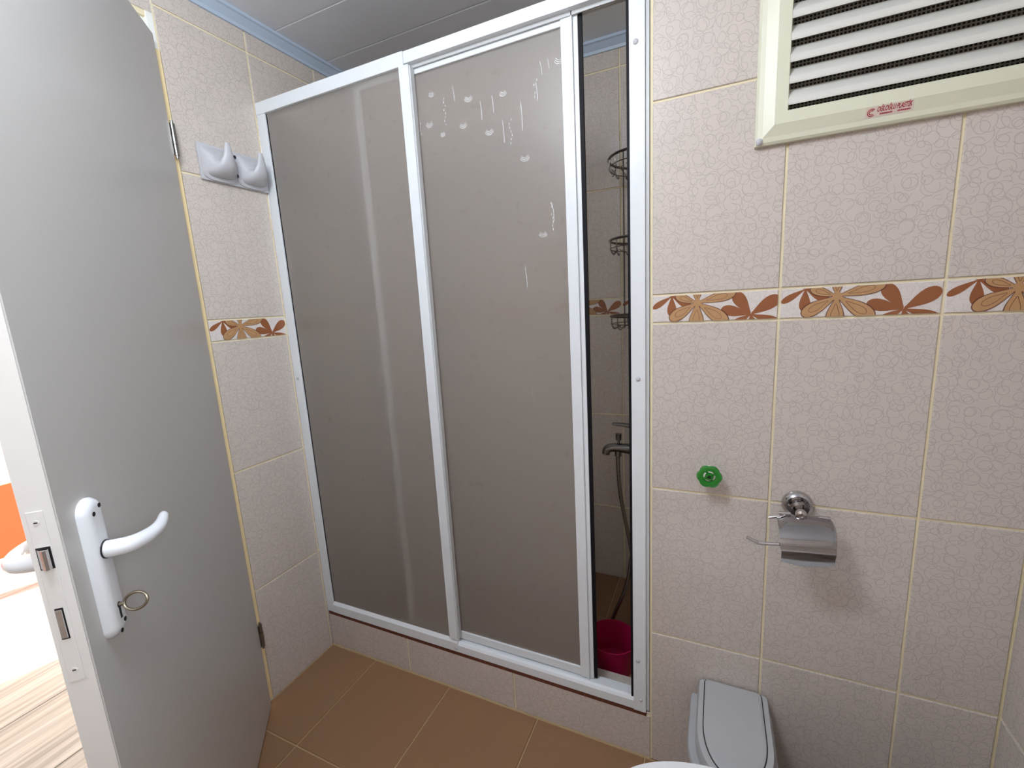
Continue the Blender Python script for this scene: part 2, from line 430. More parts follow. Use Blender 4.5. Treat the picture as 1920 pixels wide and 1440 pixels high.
tile_wall(wall_right, [FILL_WIN[0], -1.375, -1.125, FILL_WIN[1]], XR+TT, '-x', rows=[r for r in ROWS if r[1] < FILL_WIN[2]]+[(FILL_WIN[3], ZC+.01, 't')])
wall_rear = struct('wall_rear', boxes([(XL-.12, XR+.1, YR-.1, YR-TT, 0, ZC+.05)]), 'grout')
tile_wall(wall_rear, [XL, -1.0, -.75, -.5, -.25, 0, .25, .5, XR], YR-TT, '+y')
fill_win = struct('fill_window_1', boxes([(XR+.03, XR+.09, FILL_WIN[0], FILL_WIN[0]+.05, FILL_WIN[2], FILL_WIN[3]), (XR+.03, XR+.09, FILL_WIN[1]-.05, FILL_WIN[1], FILL_WIN[2], FILL_WIN[3]),
    (XR+.03, XR+.09, FILL_WIN[0]+.05, FILL_WIN[1]-.05, FILL_WIN[2], FILL_WIN[2]+.05), (XR+.03, XR+.09, FILL_WIN[0]+.05, FILL_WIN[1]-.05, FILL_WIN[3]-.05, FILL_WIN[3])], .004), 'white_frame')  # frame of the added, unseen window
obj('fill_window_pane', boxes([(XR+.06, XR+.064, FILL_WIN[0]+.05, FILL_WIN[1]-.05, FILL_WIN[2]+.05, FILL_WIN[3]-.05)]), 'window_glass', fill_win)

# floor with separate tiles, 31 cm grid
floor = struct('floor', boxes([(XL-.12, XR+.1, YR-.1, .02, -.06, -TT)]), 'floor_grout')
fx = [XL, -.952, -.640, -.328, -.016, .296, XR]; fy = [YR, -1.586, -1.274, -.962, -.650, -.338, 0]
for a, b in zip(fx, fx[1:]):
    for c, d in zip(fy, fy[1:]):
        if d-c < .05: w_, h_ = b-a-.004, d-c-.003
        else: w_, h_ = b-a-.004, d-c-.004
        o = bpy.data.objects.new('floor_tile', tile_mesh(w_, h_, 'floor_tile', name='floor_tile')); COL.objects.link(o)
        o.parent = floor; o.location = ((a+b)/2, (c+d)/2, -TT)
# shower tray floor
ZS = .078
tray = struct('floor_shower', boxes([(XL-TT, -.003, .10, YB+TT, -.06, ZS-TT)]), 'floor_grout')
for a, b in zip([XL, -.83, -.52, -.21, -.003], [-.83, -.52, -.21, -.003]):
    for c, d in zip([.10, .40], [.40, YB]):
        o = bpy.data.objects.new('floor_tile', tile_mesh(b-a-.004, d-c-.004, 'floor_tile', name='floor_tile')); COL.objects.link(o)
        o.parent = tray; o.location = ((a+b)/2, (c+d)/2, ZS-TT)
# curb under the shower front
ZK = .143
curb = struct('wall_curb', boxes([(XL-TT, -.003, TT, .10, -.06, ZK-TT)]), 'grout')
for a, b, top in ((XL, -.799, ZK-.0065), (-.799, -.401, ZK-.0095), (-.401, 0, ZK-.0085)):
    me = tile_mesh(b-a-.005, top-.006, 'wall_tile')
    o = bpy.data.objects.new('tile', me); COL.objects.link(o); o.parent = curb; o.location = ((a+b)/2, TT, (top+.004)/2); o.rotation_euler = (PI/2, 0, 0)
    o = bpy.data.objects.new('tile', tile_mesh(b-a-.005, .098, 'wall_tile')); COL.objects.link(o); o.parent = curb; o.location = ((a+b)/2, .051, ZK-TT)
obj('brown_line', boxes([(XL+.004, -.012, -.0006, .006, ZK-.0105, ZK+.003)]), 'gap_brown', curb)  # dark mottled brown line between curb tiles and bottom rail

# ceiling of PVC boards
ceil = struct('ceiling', boxes([(XL-.12, XR+.1, YR-.1, YB+.1, ZC+.006, ZC+.06)]), 'plaster')
y = YR
edges = [YR]
while edges[-1] < YB-.02: edges.append(min(YB, (-1.75 + (len(edges))*.2035)))
pm = None
for a, b in zip(edges, edges[1:]):
    bm = bmesh.new(); g = .0035
    prof = [(a, ZC+.006), (a, ZC+.003), (a+g, ZC), (b-g, ZC), (b, ZC+.003), (b, ZC+.006)]
    loft(bm, [[(XL-TT, p[0], p[1]) for p in prof], [(XR+TT, p[0], p[1]) for p in prof]])
    obj('ceiling_panel', bm, 'ceiling_pvc', ceil)
# cornice strips
def cornice(name, axis, c, s, a, b):
    pr = [(0, ZC-.034), (.006, ZC-.034), (.009, ZC-.026), (.024, ZC-.010), (.030, ZC-.008), (.030, ZC), (0, ZC)]
    bm = bmesh.new()
    if axis == 'y': loft(bm, [[(c+s*p, u, z) for p, z in pr] for u in (a, b)])
    else: loft(bm, [[(u, c+s*p, z) for p, z in pr] for u in (a, b)])
    return struct(name, bm, 'cornice')
cornice('trim_1', 'y', XL, 1, YR, YB); cornice('trim_2', 'x', YB, -1, XL+.03, -.003); cornice('trim_3', 'x', 0, -1, .0, XR-.03)
cornice('trim_4', 'y', XR, -1, YR, 0)

# ------------------------------------------------------------------ doorway: jambs, transom
jb = struct('trim_5', boxes([(XL-.13, XL-.001, YH-.018, YH-.001, 0, ZC-.03), (XL-.13, XL+.004, YD1-.03, YD1, 0, ZDT+.03)], .001), 'jamb_white')
obj('jamb_strip', boxes([(XL-.004, XL+.006, YH-.0205, YH-.0015, .012, 1.905)], .002), 'jamb_cream', jb)['label'] = 'yellowed cream strip along the hinge side'
obj('head_board', boxes([(XL-.13, XL-.012, YD1, YH-.018, ZDT-.012, ZDT+.035)], .002), 'jamb_white', jb)
obj('threshold', boxes([(XL-.12, XL-.002, YD1, YH-.018, -.05, -.002)]), 'threshold', jb)

# ------------------------------------------------------------------ door leaf, local frame: x along the leaf from the hinge, y out of the room-side face, z up
HINGE = Vector((-1.15, -.262, 0))
dsx, dsy = math.sin(DOOR_A), -math.cos(DOOR_A)
drot = math.atan2(dsy, dsx)
DT = .0355
bm = boxes([(.022, DOOR_W, 0, DT, .008, 1.927)], .0015)
# local +y of this frame points along (-dsy, dsx) = room side normal; leaf lies behind it
bmesh.ops.translate(bm, verts=bm.verts[:], vec=(0, -DT, 0))
door = obj('door_1', bm, 'door_paint'); door['kind'] = 'structure'
door.location = HINGE; door.rotation_euler = (0, 0, drot)
def dpart(name, bm, m, parent=None, smooth=False): return obj(name, bm, m, parent or door, smooth, local=True)
# check: room side normal must be (cos A, sin A)
dpart('edge_band', boxes([(DOOR_W-.0005, DOOR_W+.0012, -DT+.001, -.001, .01, 1.925)]), 'door_edge')
SP = .685
def handle_set(sgn, y0):
    """escutcheon and lever on one face; sgn +1 room side, -1 outside"""
    bm = bmesh.new(); rings = []; n = 40
    for (grow, yy) in ((0, 0), (0, .004), (-.004, .010), (-.009, .0128), (-.014, .0135)):
        ring = []
        for j in range(n):
            t = 2*PI*j/n; cx = (.023+grow)*math.copysign(abs(math.cos(t))**.9, math.cos(t)); sz = (.023+grow)*math.sin(t)
            zc = .970 if math.sin(t) >= 0 else .797
            ring.append((SP+cx, y0+sgn*yy, zc+sz*.95))
        rings.append(ring)
    loft(bm, rings); pl_ = dpart('handle_plate', bm, 'handle_plastic', smooth=True)
    for (ds, z) in ((.008, .970), (-.008, .977), (-.007, .793), (.006, .783)):
        b2 = bmesh.new(); lathe(b2, [(0, 0), (.0034, 0), (.0034, .0006), (0, .0006)], 12, Matrix.Translation((SP+ds, y0+sgn*.0134, z)) @ Matrix.Rotation(-sgn*PI/2, 4, 'X'))
        dpart('screw', b2, 'screw_dark', pl_)
    b2 = bmesh.new()
    lathe(b2, [(0, 0), (.0042, 0), (.0042, .0006), (0, .0006)], 14, Matrix.Translation((SP, y0+sgn*.0134, .822)) @ Matrix.Rotation(-sgn*PI/2, 4, 'X'))
    bx(b2, SP-.0022, SP+.0022, min(y0+sgn*.0134, y0+sgn*.014), max(y0+sgn*.0134, y0+sgn*.014), .800, .822)
    dpart('keyhole', b2, 'bin_groove', pl_)
    ex = 1.0 if sgn > 0 else 1.45
    pts = spline([(SP, y0+sgn*.010, .912), (SP-.001, y0+sgn*ex*.024, .911), (SP-.010, y0+sgn*ex*.040, .909), (SP-.034, y0+sgn*ex*.051, .907), (SP-.066, y0+sgn*ex*.055, .907), (SP-.098, y0+sgn*ex*.050, .910), (SP-.108, y0+sgn*ex*.046, .911)], 6)
    rr = lerp_list([.0125, .0125, .0122, .0112, .0095, .0075, .0045], len(pts))
    b3 = bmesh.new(); tube(b3, pts, rr, 14); dpart('lever', b3, 'handle_plastic', smooth=True)
    b4 = bmesh.new(); lathe(b4, [(.0128, 0), (.0138, 0), (.0138, .002), (.0128, .002)], 20, Matrix.Translation((SP, y0+sgn*.0132, .912)) @ Matrix.Rotation(-sgn*PI/2, 4, 'X')); dpart('lever_collar', b4, 'screw_dark', smooth=True)
handle_set(1, 0); handle_set(-1, -DT)
fp = dpart('lock_faceplate', boxes([(DOOR_W+.0008, DOOR_W+.0024, -.029, -.0115, .755, 1.003)], .0004), 'door_edge')
# sloped spring latch
bm = bmesh.new(); loft(bm, [[(DOOR_W+.002, -.0262, z), (DOOR_W+.002, -.0138, z), (DOOR_W+.0105, -.0138, z), (DOOR_W+.0125, -.0165, z), (DOOR_W+.0035, -.0262, z)] for z in (.925, .952)])
dpart('latch', bm, 'chrome', fp)
dpart('latch_opening', boxes([(DOOR_W+.0022, DOOR_W+.0028, -.0275, -.0125, .923, .954)]), 'screw_dark', fp)
dpart('deadbolt', boxes([(DOOR_W+.002, DOOR_W+.0045, -.0238, -.0168, .822, .864)], .0006), 'chrome', fp)
dpart('bolt_opening', boxes([(DOOR_W+.0022, DOOR_W+.0028, -.0248, -.0158, .820, .866)]), 'screw_dark', fp)
for z in (.988, .772):
    b2 = bmesh.new(); lathe(b2, [(0, 0), (.0035, 0), (.0035, .0008), (.0022, .0008), (.002, .0002), (0, .0002)], 14, Matrix.Translation((DOOR_W+.0024, -.0205, z)) @ Matrix.Rotation(PI/2, 4, 'Y')); dpart('screw', b2, 'door_edge', fp, True)
    dpart('screw_slot', boxes([(DOOR_W+.0024, DOOR_W+.0034, -.0225, -.0185, z-.0006, z+.0006)]), 'screw_dark', fp)
for zc in (1.69, .255):
    b2 = bmesh.new()
    for k, (a, b, r) in enumerate(((-.045, -.038, .0035), (-.038, -.013, .0062), (-.012, .012, .0068), (.013, .038, .0062), (.038, .045, .0035))):
        lathe(b2, [(0, a), (r, a), (r, b), (0, b)], 14, Matrix.Translation((.014, .004, zc)))
    h = dpart('hinge', b2, 'dull_chrome', smooth=True)
    dpart('hinge_leaf', boxes([(.012, .0225, -.006, .001, zc-.036, zc+.036)], .0005), 'dull_chrome', h)

# key in the lock (a thing of its own)
kl = Vector((HINGE.x+SP*dsx, HINGE.y+SP*dsy, .822)); nx, ny = math.cos(DOOR_A), math.sin(DOOR_A)
key = thing('key', 'old metal key with an oval ring bow in the door lock', 'key', kl, (0, 0, drot))
bm = bmesh.new(); tube(bm, [(0, -.012, 0), (0, .004, 0), (0, .0205, 0)], [.0028, .0028, .0032], 10); obj('shank', bm, 'brass_old', key, True, True)
bm = bmesh.new(); tl = math.radians(25)
closed_tube(bm, [(-.004*math.sin(t), .0345-.0145*math.cos(t), .0118*math.sin(t)) for t in [2*PI*i/28 for i in range(28)]], .0022, 8); obj('bow', bm, 'brass_old', key, True, True)

# ================================================================== SHOWER ENCLOSURE
enc = thing('shower_enclosure', 'white framed sliding shower screen with two frosted panes', 'shower screen', (XL, 0, ZK))
ZF0, ZF1 = .146, 1.872
P = lambda n, lst, m='white_frame', par=None, bev=.0015: obj(n, boxes(lst, bev, 2 if bev else 1), m, par or enc)
P('left_post', [(XL, -1.127, -.002, .040, ZF0, ZF1-.033)])
P('left_post_lip', [(-1.127, -1.1225, .004, .010, ZF0+.04, ZF1-.033)], 'frame_recess', bev=0)
P('right_post', [(-.0445, -.0125, -.004, .040, ZF0-.001, 2.02)])
P('right_post_flange', [(-.0125, -.0045, .001, .04, ZF0+.004, 2.02)], 'frame_recess', bev=.0008)
tr = P('top_rail', [(XL, -.604, -.004, .042, ZF1-.034, ZF1)])
P('top_rail_extension', [(-.6036, -.0445, -.002, .042, ZF1-.029, ZF1-.001)])
P('rail_channel', [(-.600, -.046, .012, .016, ZF1-.037, ZF1-.028)], 'frame_recess', tr, 0)
# bottom rail with sloped sill
bm = bmesh.new()
pr = [(-.002, ZF0), (-.002, ZF0+.024), (.002, ZF0+.030), (.008, ZF0+.033), (.010, ZF0+.030), (.030, ZF0+.030), (.030, ZF0+.024), (.044, ZF0+.024), (.044, ZF0)]
loft(bm, [[(x, p, z) for p, z in pr] for x in (-1.127, -.0445)]); obj('bottom_rail', bm, 'white_frame', enc)
bm = bmesh.new(); pr = [(-.004, ZF0+.002), (-.004, ZF0+.032), (.006, ZF0+.045), (.010, ZF0+.045), (.010, ZF0+.002)]
loft(bm, [[(x, p, z) for p, z in pr] for x in (-1.127, -.592)]); obj('fixed_sill', bm, 'white_frame', enc)
P('mid_post', [(-.620, -.590, -.004, .016, .190, ZF1-.033)])
obj('mid_post_side', boxes([(-.590, -.5865, .001, .016, .192, ZF1-.035)]), 'frame_recess', enc)
fpn = P('fixed_pane', [(-1.127, -.618, .004, .008, .183, 1.842)], 'frosted_pane', bev=0)
# sliding leaf
Y0, Y1 = .018, .032
sl = P('sliding_leaf', [(-.763, -.193, Y0, Y1, 1.823, 1.849)])
P('lower_rail', [(-.763, -.193, Y0, Y1, .1805, .2055)], par=sl)
P('stile', [(-.788, -.763, Y0, Y1, .1805, 1.849)], par=sl)
P('stile', [(-.195, -.1685, Y0-.003, Y1, .1795, 1.853)], par=sl)
P('grip_profile', [(-.1685, -.1570, Y0+.001, Y1, .1795, 1.853)], 'white_frame', sl, .001)
P('grip_fin', [(-.1700, -.1680, Y0-.006, Y0+.002, .172, 1.862)], 'white_frame', sl, 0)
P('seal', [(-.1570, -.1485, Y0+.004, Y1-.002, .1815, 1.846)], 'black_rubber', sl, 0)
pane = P('pane', [(-.763, -.194, .0235, .0275, .205, 1.824)], 'frosted_pane', sl, 0)
P('seal', [(-.0515, -.0445, .004, .030, ZF0+.026, 2.02)], 'black_rubber', bev=0)
# limescale marks left by drips on the sliding pane, their glints painted in white
bm = bmesh.new(); yq = .0233
def strip(pts, wd):
    pts = [Vector(p) for p in pts]
    for a, b in zip(pts, pts[1:]):
        d = (b-a).normalized(); n_ = Vector((-d.z, 0, d.x))*wd/2
        v = [bm.verts.new((q.x, yq, q.z)) for q in (a+n_, a-n_, b-n_, b+n_)]; bm.faces.new(v)
# pane coordinates (x, z): crescents, runs, rows of drops
for (x, z, s) in ((-0.438, 1.74, 1), (-0.344, 1.729, 0.8), (-0.458, 1.682, 0.9), (-0.557, 1.704, 0.9), (-0.386, 1.654, 1), (-0.519, 1.671, 0.6), (-0.295, 1.578, 1), (-0.545, 1.771, 0.7), (-0.257, 1.398, 0.9), (-0.202, 1.766, 1)):
    k = .013*s
    for q in range(3):
        strip([(x+k*math.sin(t)*(1-.18*q), 0, z-k*.95*math.cos(t)*(1-.1*q)+.0026*q) for t in [(-1.15+2.3*i/10) for i in range(11)]], .0009)
for (x0, z0, x1, z1) in ((-0.481, 1.774, -0.478, 1.737), (-0.374, 1.728, -0.371, 1.688), (-0.406, 1.721, -0.404, 1.679), (-0.3, 1.698, -0.298, 1.634), (-0.26, 1.729, -0.257, 1.689), (-0.248, 1.77, -0.244, 1.741), (-0.23, 1.771, -0.226, 1.75), (-0.349, 1.668, -0.347, 1.616), (-0.231, 1.462, -0.227, 1.42), (-0.308, 1.321, -0.305, 1.268)):
    strip([(x0, 0, z0), ((x0+x1)/2+.001, 0, (z0+z1)/2), (x1, 0, z1)], .0009)
for (x, z, n_) in ((-0.507, 1.75, 8), (-0.584, 1.716, 5), (-0.329, 1.664, 7), (-0.261, 1.734, 5), (-0.231, 1.462, 8), (-0.302, 1.007, 4)):
    for q in range(n_):
        xx = x+random.uniform(-.004, .004); zz = z-q*.0086; strip([(xx, 0, zz-.0022), (xx+.0004, 0, zz+.0022)], .0014)
frost_front(pane); frost_front(fpn)
mk = obj('limescale_glints', bm, 'limescale_glint', sl); mk['kind'] = 'stuff'
# cover caps on the frame
def cap(bm, x, y_, z, r): lathe(bm, [(r, 0), (r*.9, .0018), (r*.5, .0032), (0, .0036)], 14, Matrix.Translation((x, y_, z)) @ Matrix.Rotation(PI/2, 4, 'X'))
for (x, z, r) in ((-.031, 1.740, .0058), (-.029, 1.044, .0055), (-.032, .298, .0055), (-.026, .181, .004), (-1.143, 1.023, .0055), (-.598, .160, .0045)):
    bm = bmesh.new(); cap(bm, x, -.0038 if x > -1 else -.0018, z, r); obj('screw_cap', bm, 'hook_plastic', enc, True)

# ================================================================== FITTINGS
# --- twin hook plate on the left wall
hk = thing('hook_plate', 'white plastic towel hook plate with two scooped hooks beside the shower', 'towel hook', (XL, -.105, 1.66))
obj('plate', boxes([(XL, XL+.009, -.206, -.004, 1.612, 1.708)], .0035, 2), 'hook_plastic', hk, True)
for yc in (-.1545, -.0555):
    path = [(.004, 1.660, .0505, .0465), (.013, 1.656, .0490, .042), (.024, 1.650, .0420, .030), (.038, 1.646, .032, .018), (.050, 1.654, .022, .0115), (.0565, 1.674, .0135, .0078), (.0585, 1.696, .0092, .0060), (.058, 1.707, .006, .004)]
    rings = []
    for i, (px, pz, hw, th) in enumerate(path):
        a = path[max(i-1, 0)]; b = path[min(i+1, len(path)-1)]
        t = Vector((b[0]-a[0], b[1]-a[1])).normalized(); nn = Vector((-t.y, t.x))
        ee = 2/(5.0-3.0*min(1, i/4)); sp_ = lambda v: math.copysign(abs(v)**ee, v)
        if i < 2: nn = Vector((0, 1))
        rings.append([(XL+px+nn.x*th*sp_(math.sin(q)), yc+hw*sp_(math.cos(q)), pz+nn.y*th*sp_(math.sin(q))) for q in [2*PI*j/28 for j in range(28)]])
    bm = bmesh.new(); loft(bm, rings); obj('hook', bm, 'hook_plastic', hk, True)
for z in (1.692, 1.640):
    bm = bmesh.new(); lathe(bm, [(0, 0), (.0045, 0), (.0045, .001), (0, .0012)], 14, Matrix.Translation((XL+.0135, -.106, z)) @ Matrix.Rotation(PI/2, 4, 'Y')); obj('screw', bm, 'screw_dark', hk, True)

# --- louvred vent
VX0, VX1, VZ0, VZ1 = .190, .622, 1.498, 1.930; VY = -.022
vt = thing('vent_grille', 'cream plastic louvred ventilation grille on the tiled wall', 'vent', ((VX0+VX1)/2, 0, VZ0))
prof = [(0, 0), (0, -.010), (.004, -.0135), (.012, -.0150), (.030, VY), (.050, VY), (.0515, VY+.003), (.0515, 0)]   # (inset, y)
def vent_bar(side):
    bm = bmesh.new(); rings = []
    for e in (0, 1):
        ring = []
        for i, yv in prof:
            x0, x1, z0, z1 = VX0+i, VX1-i, VZ0+i, VZ1-i
            ring.append({'b': ((x0, x1)[e], yv, z0), 't': ((x0, x1)[e], yv, z1), 'l': (x0, yv, (z0, z1)[e]), 'r': (x1, yv, (z0, z1)[e])}[side])
        rings.append(ring)
    loft(bm, rings); return bm
for sd in 'btlr': obj('frame_bar', vent_bar(sd), 'vent_frame', vt)
IX0, IX1, IZ0, IZ1 = VX0+.0515, VX1-.0515, VZ0+.0515, VZ1-.0515
obj('duct_shade', boxes([(IX0, IX1, -.0016, -.0004, IZ0, IZ1)]), 'vent_shade', vt)  # dark sheet painting the shade behind the mesh; the wall is solid
bm = bmesh.new(); st = .0058
x = IX0+.002
while x < IX1: bx(bm, x, x+.0020, -.0035, -.0020, IZ0, IZ1); x += st
z = IZ0+.002
while z < IZ1: bx(bm, IX0, IX1, -.0040, -.0026, z, z+.0020); z += st
obj('insect_mesh', bm, 'vent_mesh', vt)['kind'] = 'stuff'
pitch_ = .0349; k = 0
zl = 1.5565
while zl+.03 < IZ1+.02:
    # louvre blade: lower lip out at the front, top tucked back
    pr = [(-.0225, zl), (-.0230, zl+.003), (-.0215, zl+.012), (-.0175, zl+.017), (-.0055, zl+.0305), (-.0045, zl+.0295), (-.0160, zl+.0155), (-.0200, zl+.0105), (-.0212, zl)]
    bm = bmesh.new(); loft(bm, [[(xx, p, min(q, IZ1+.002)) for p, q in pr] for xx in (IX0-.001, IX1+.001)])
    obj('slat', bm, 'vent_slat', vt); zl += pitch_
bm = bmesh.new()
for (xx, zz) in ((VX0+.007, VZ0+.007),): lathe(bm, [(.0062, 0), (.0058, .003), (.0035, .0052), (0, .0058)], 16, Matrix.Translation((xx, -.0128, zz)) @ Matrix.Rotation(PI/2, 4, 'X'))
obj('screw_cap', bm, 'hook_plastic', vt, True)
for (xx, zz) in ((VX1-.007, VZ0+.007), (VX0+.007, VZ1-.007), (VX1-.007, VZ1-.007)):
    bm = bmesh.new(); lathe(bm, [(.0062, 0), (.0058, .003), (.0035, .0052), (0, .0058)], 16, Matrix.Translation((xx, -.0128, zz)) @ Matrix.Rotation(PI/2, 4, 'X')); obj('screw_cap', bm, 'hook_plastic', vt, True)
# sticker on the sloped lower bar
sa = math.atan2(.018, .0070)     # slope of that facet: .018 inset over .007 out
sx0, sx1 = .357, .421; i0, i1 = .0135, .0285
fy_ = lambda i: -.0150+(VY+.0150)*(i-.012)/.018
bm = bmesh.new(); o_ = .0004
loft(bm, [[(sx0, fy_(i0)-o_, VZ0+i0), (sx1, fy_(i0)-o_, VZ0+i0), (sx1, fy_(i1)-o_, VZ0+i1), (sx0, fy_(i1)-o_, VZ0+i1)], [(sx0, fy_(i0)+.0003, VZ0+i0), (sx1, fy_(i0)+.0003, VZ0+i0), (sx1, fy_(i1)+.0003, VZ0+i1), (sx0, fy_(i1)+.0003, VZ0+i1)]])
stk = obj('sticker', bm, 'sticker', vt)
def text_bm(s, size, width=None, shear=.25):
    cu = bpy.data.curves.new('t', 'FONT'); cu.body = s; cu.size = size; cu.shear = shear; cu.offset = size*.022
    ob = bpy.data.objects.new('t', cu); COL.objects.link(ob); bpy.context.view_layer.update()
    me = bpy.data.meshes.new_from_object(ob.evaluated_get(bpy.context.evaluated_depsgraph_get()))
    bm = bmesh.new(); bm.from_mesh(me); bpy.data.objects.remove(ob); bpy.data.curves.remove(cu); bpy.data.meshes.remove(me)
    if width:
        w = max(v.co.x for v in bm.verts)
        for v in bm.verts: v.co.x *= width/w
    return bm
ang = math.atan2(VY+.0150, .018)    # y per z on the facet
def onto(bm, x, i):
    sl_ = (VY+.0150)/.018
    for v in bm.verts:
        X, Z = v.co.x, v.co.y; v.co = Vector((x+X, fy_(i)+sl_*Z-.0008, VZ0+i+Z))
    return bm
obj('lettering', onto(text_bm('OĞLOĞLU PLASTİK', .0098, .0475), .3720, .0205), 'sticker_ink', stk)
bm = bmesh.new()
for a, b in ((0, .017), (.020, .0215), (.024, .040)):
    for q in range(int((b-a)/.0016)+1):
        xx = a+q*.0016; v = [bm.verts.new(p) for p in ((xx, 0, 0), (xx+.0012, 0, 0), (xx+.0012, .0022 if b-a > .003 else .0006, 0), (xx, .0022 if b-a > .003 else .0006, 0))]; bm.faces.new(v)
obj('small_print', onto(bm, .3765, .0160), 'sticker_ink', stk)
bm = bmesh.new()
for r0, r1 in ((.0058, .0046), (.0036, .0024)):
    for q in range(18):
        t0, t1 = [PI*.25+1.5*PI*(q+e)/18 for e in (0, 1)]
        v = [bm.verts.new(((r*math.cos(t))*1.05, r*math.sin(t), 0)) for r, t in ((r0, t0), (r1, t0), (r1, t1), (r0, t1))]; bm.faces.new(v)
obj('emblem', onto(bm, .3650, .0205), 'sticker_ink', stk)

# --- paper holder
ph = thing('toilet_paper_holder', 'empty chrome toilet paper holder with a curved cover flap', 'paper holder', (.296, 0, .78))
bm = bmesh.new(); RX = Matrix.Translation((.296, 0, .783)) @ Matrix.Rotation(PI/2, 4, 'X')
lathe(bm, [(0, 0), (.0290, 0), (.0295, .004), (.0270, .010), (.0215, .0145), (.0205, .013), (.0130, .011), (.0085, .016), (.0075, .030), (.0078, .046)], 36, RX); obj('rosette', bm, 'chrome', ph, True)
bm = bmesh.new(); lathe(bm, [(.0078, .040), (.0095, .042), (.0100, .050), (.0085, .056), (.0045, .058), (.0040, .0555), (0, .0555)], 28, RX); obj('post_end', bm, 'chrome', ph, True)
bm = bmesh.new(); tube(bm, spline([(.240, -.050, .7665), (.262, -.050, .7725), (.300, -.050, .7760), (.336, -.050, .7745), (.3475, -.056, .7700), (.3500, -.066, .7600), (.3490, -.078, .7440), (.3460, -.083, .7380), (.320, -.084, .7335), (.262, -.084, .7285), (.226, -.084, .7245), (.216, -.084, .7262), (.199, -.084, .7335)], 6), .0033, 10)
obj('wire', bm, 'chrome', ph, True)
# curved sheet cover
cp = spline([Vector((a, b, 0)) for a, b in ((-.0490, .7800), (-.0600, .7768), (-.0780, .7665), (-.0920, .7530), (-.0990, .7400), (-.1020, .7315), (-.1035, .7290), (-.1010, .7255), (-.0960, .7130), (-.0935, .7010))], 4)
bm = bmesh.new(); nu = 12; grid = []
for i, p in enumerate(cp):
    row = []
    for j in range(nu+1):
        u = j/nu; xx = .2535+.0945*u; f = i/(len(cp)-1)
        z_ = p.y + (.0085*(u-.5)) ; bul = -.007*math.sin(PI*u)*max(0, (f-.75)/.25)
        rnd = -.0085*max(0, abs(u-.5)*2-.72)/.28*max(0, 1-f/.22)
        row.append(bm.verts.new((xx+.006*f*(1-u)*1.2, p.x, z_+bul+rnd)))
    grid.append(row)
for a, b in zip(grid, grid[1:]):
    for j in range(nu): bm.faces.new((a[j], a[j+1], b[j+1], b[j]))
bmesh.ops.solidify(bm, geom=bm.faces[:], thickness=.0008)
obj('cover', bm, 'chrome', ph, True)
for xx in (.268, .335):
    bm = bmesh.new(); tube(bm, [(xx-.010, -.050, .7795), (xx+.010, -.050, .7805)], .0042, 10); obj('cover_hinge', bm, 'chrome', ph, True)

# --- green stop valve
vv = thing('stop_valve', 'small green wavy-rimmed stop valve knob on the tiles', 'valve', (.126, 0, .826))
bm = bmesh.new(); RV = Matrix.Translation((.1235, 0, .8285)) @ Matrix.Rotation(PI/2, 4, 'X')
lathe(bm, [(0, 0), (.0215, 0), (.0200, .004), (.0110, .007), (.0085, .012), (.0085, .034), (0, .034)], 24, RV); obj('valve_body', bm, 'valve_white', vv, True)
vc = Vector((.1260, -.036, .8375))
bm = bmesh.new(); N_ = 72; rings = []
for (rr, hh) in ((.0125, -.004), (.0190, -.0052), (.0240, -.0030), (.0250, .001), (.0235, .0045), (.0185, .0062), (.0135, .0050), (.0120, .002)):
    rings.append([(vc.x+(rr+(.0024*abs(math.cos(3*t))-.0012 if rr > .016 else 0))*math.cos(t), vc.y-hh, vc.z+(rr+(.0024*abs(math.cos(3*t))-.0012 if rr > .016 else 0))*math.sin(t)) for t in [2*PI*j/N_+.3 for j in range(N_)]])
loft(bm, rings+[rings[0]], False, False); obj('knob_rim', bm, 'valve_green', vv, True)
bm = bmesh.new(); lathe(bm, [(0, -.004), (.0080, -.004), (.0086, .002), (.0070, .005), (.0040, .0055), (.0036, .003), (0, .003)], 24, Matrix.Translation(vc) @ Matrix.Rotation(PI/2, 4, 'X')); obj('knob_hub', bm, 'valve_green', vv, True)
for k in range(4):
    t = k*PI/2+.5; bm = bmesh.new()
    tube(bm, [vc+Vector((r*math.cos(t), 0, r*math.sin(t))) for r in (.006, .010, .0145)], .0028, 8); obj('spoke', bm, 'valve_green', vv, True)
bm = bmesh.new(); lathe(bm, [(0, 0), (.0034, 0), (.0030, .0008), (0, .0008)], 12, Matrix.Translation(vc+Vector((0, -.0042, 0))) @ Matrix.Rotation(PI/2, 4, 'X')); obj('screw', bm, 'screw_dark', vv)

# --- waste bin against the wall
bn = thing('waste_bin', 'grey plastic swing-top waste bin with a rounded front under the paper holder', 'bin', (.188, -.13, 0))
def dring(cx, yb, hw, depth, z, n=30):
    """D-shaped ring: flat back at y=yb, straight sides, rounded front"""
    out = [(cx-hw*.94, yb, z), (cx-hw*.5, yb, z), (cx, yb, z), (cx+hw*.5, yb, z), (cx+hw*.94, yb, z), (cx+hw*.99, yb-.006, z)]
    ys = depth*.53
    for j in range(n+1):
        t = PI*j/n; c, s = math.cos(t), math.sin(t)
        out.append((cx+hw*math.copysign(abs(c)**(2/2.2), c), yb-ys-(depth-ys)*abs(s)**(2/2.1), z))
    out.append((cx-hw*.99, yb-.006, z))
    return out
bm = bmesh.new()
loft(bm, [dring(.1830, -.020, hw, dp, z) for hw, dp, z in ((.068, .185, .0), (.072, .190, .004), (.080, .212, .14), (.0860, .228, .248), (.0875, .231, .252), (.0875, .231, .262), (.0850, .228, .266), (.0800, .222, .266))]); obj('body', bm, 'bin_grey', bn, True)
bm = bmesh.new()
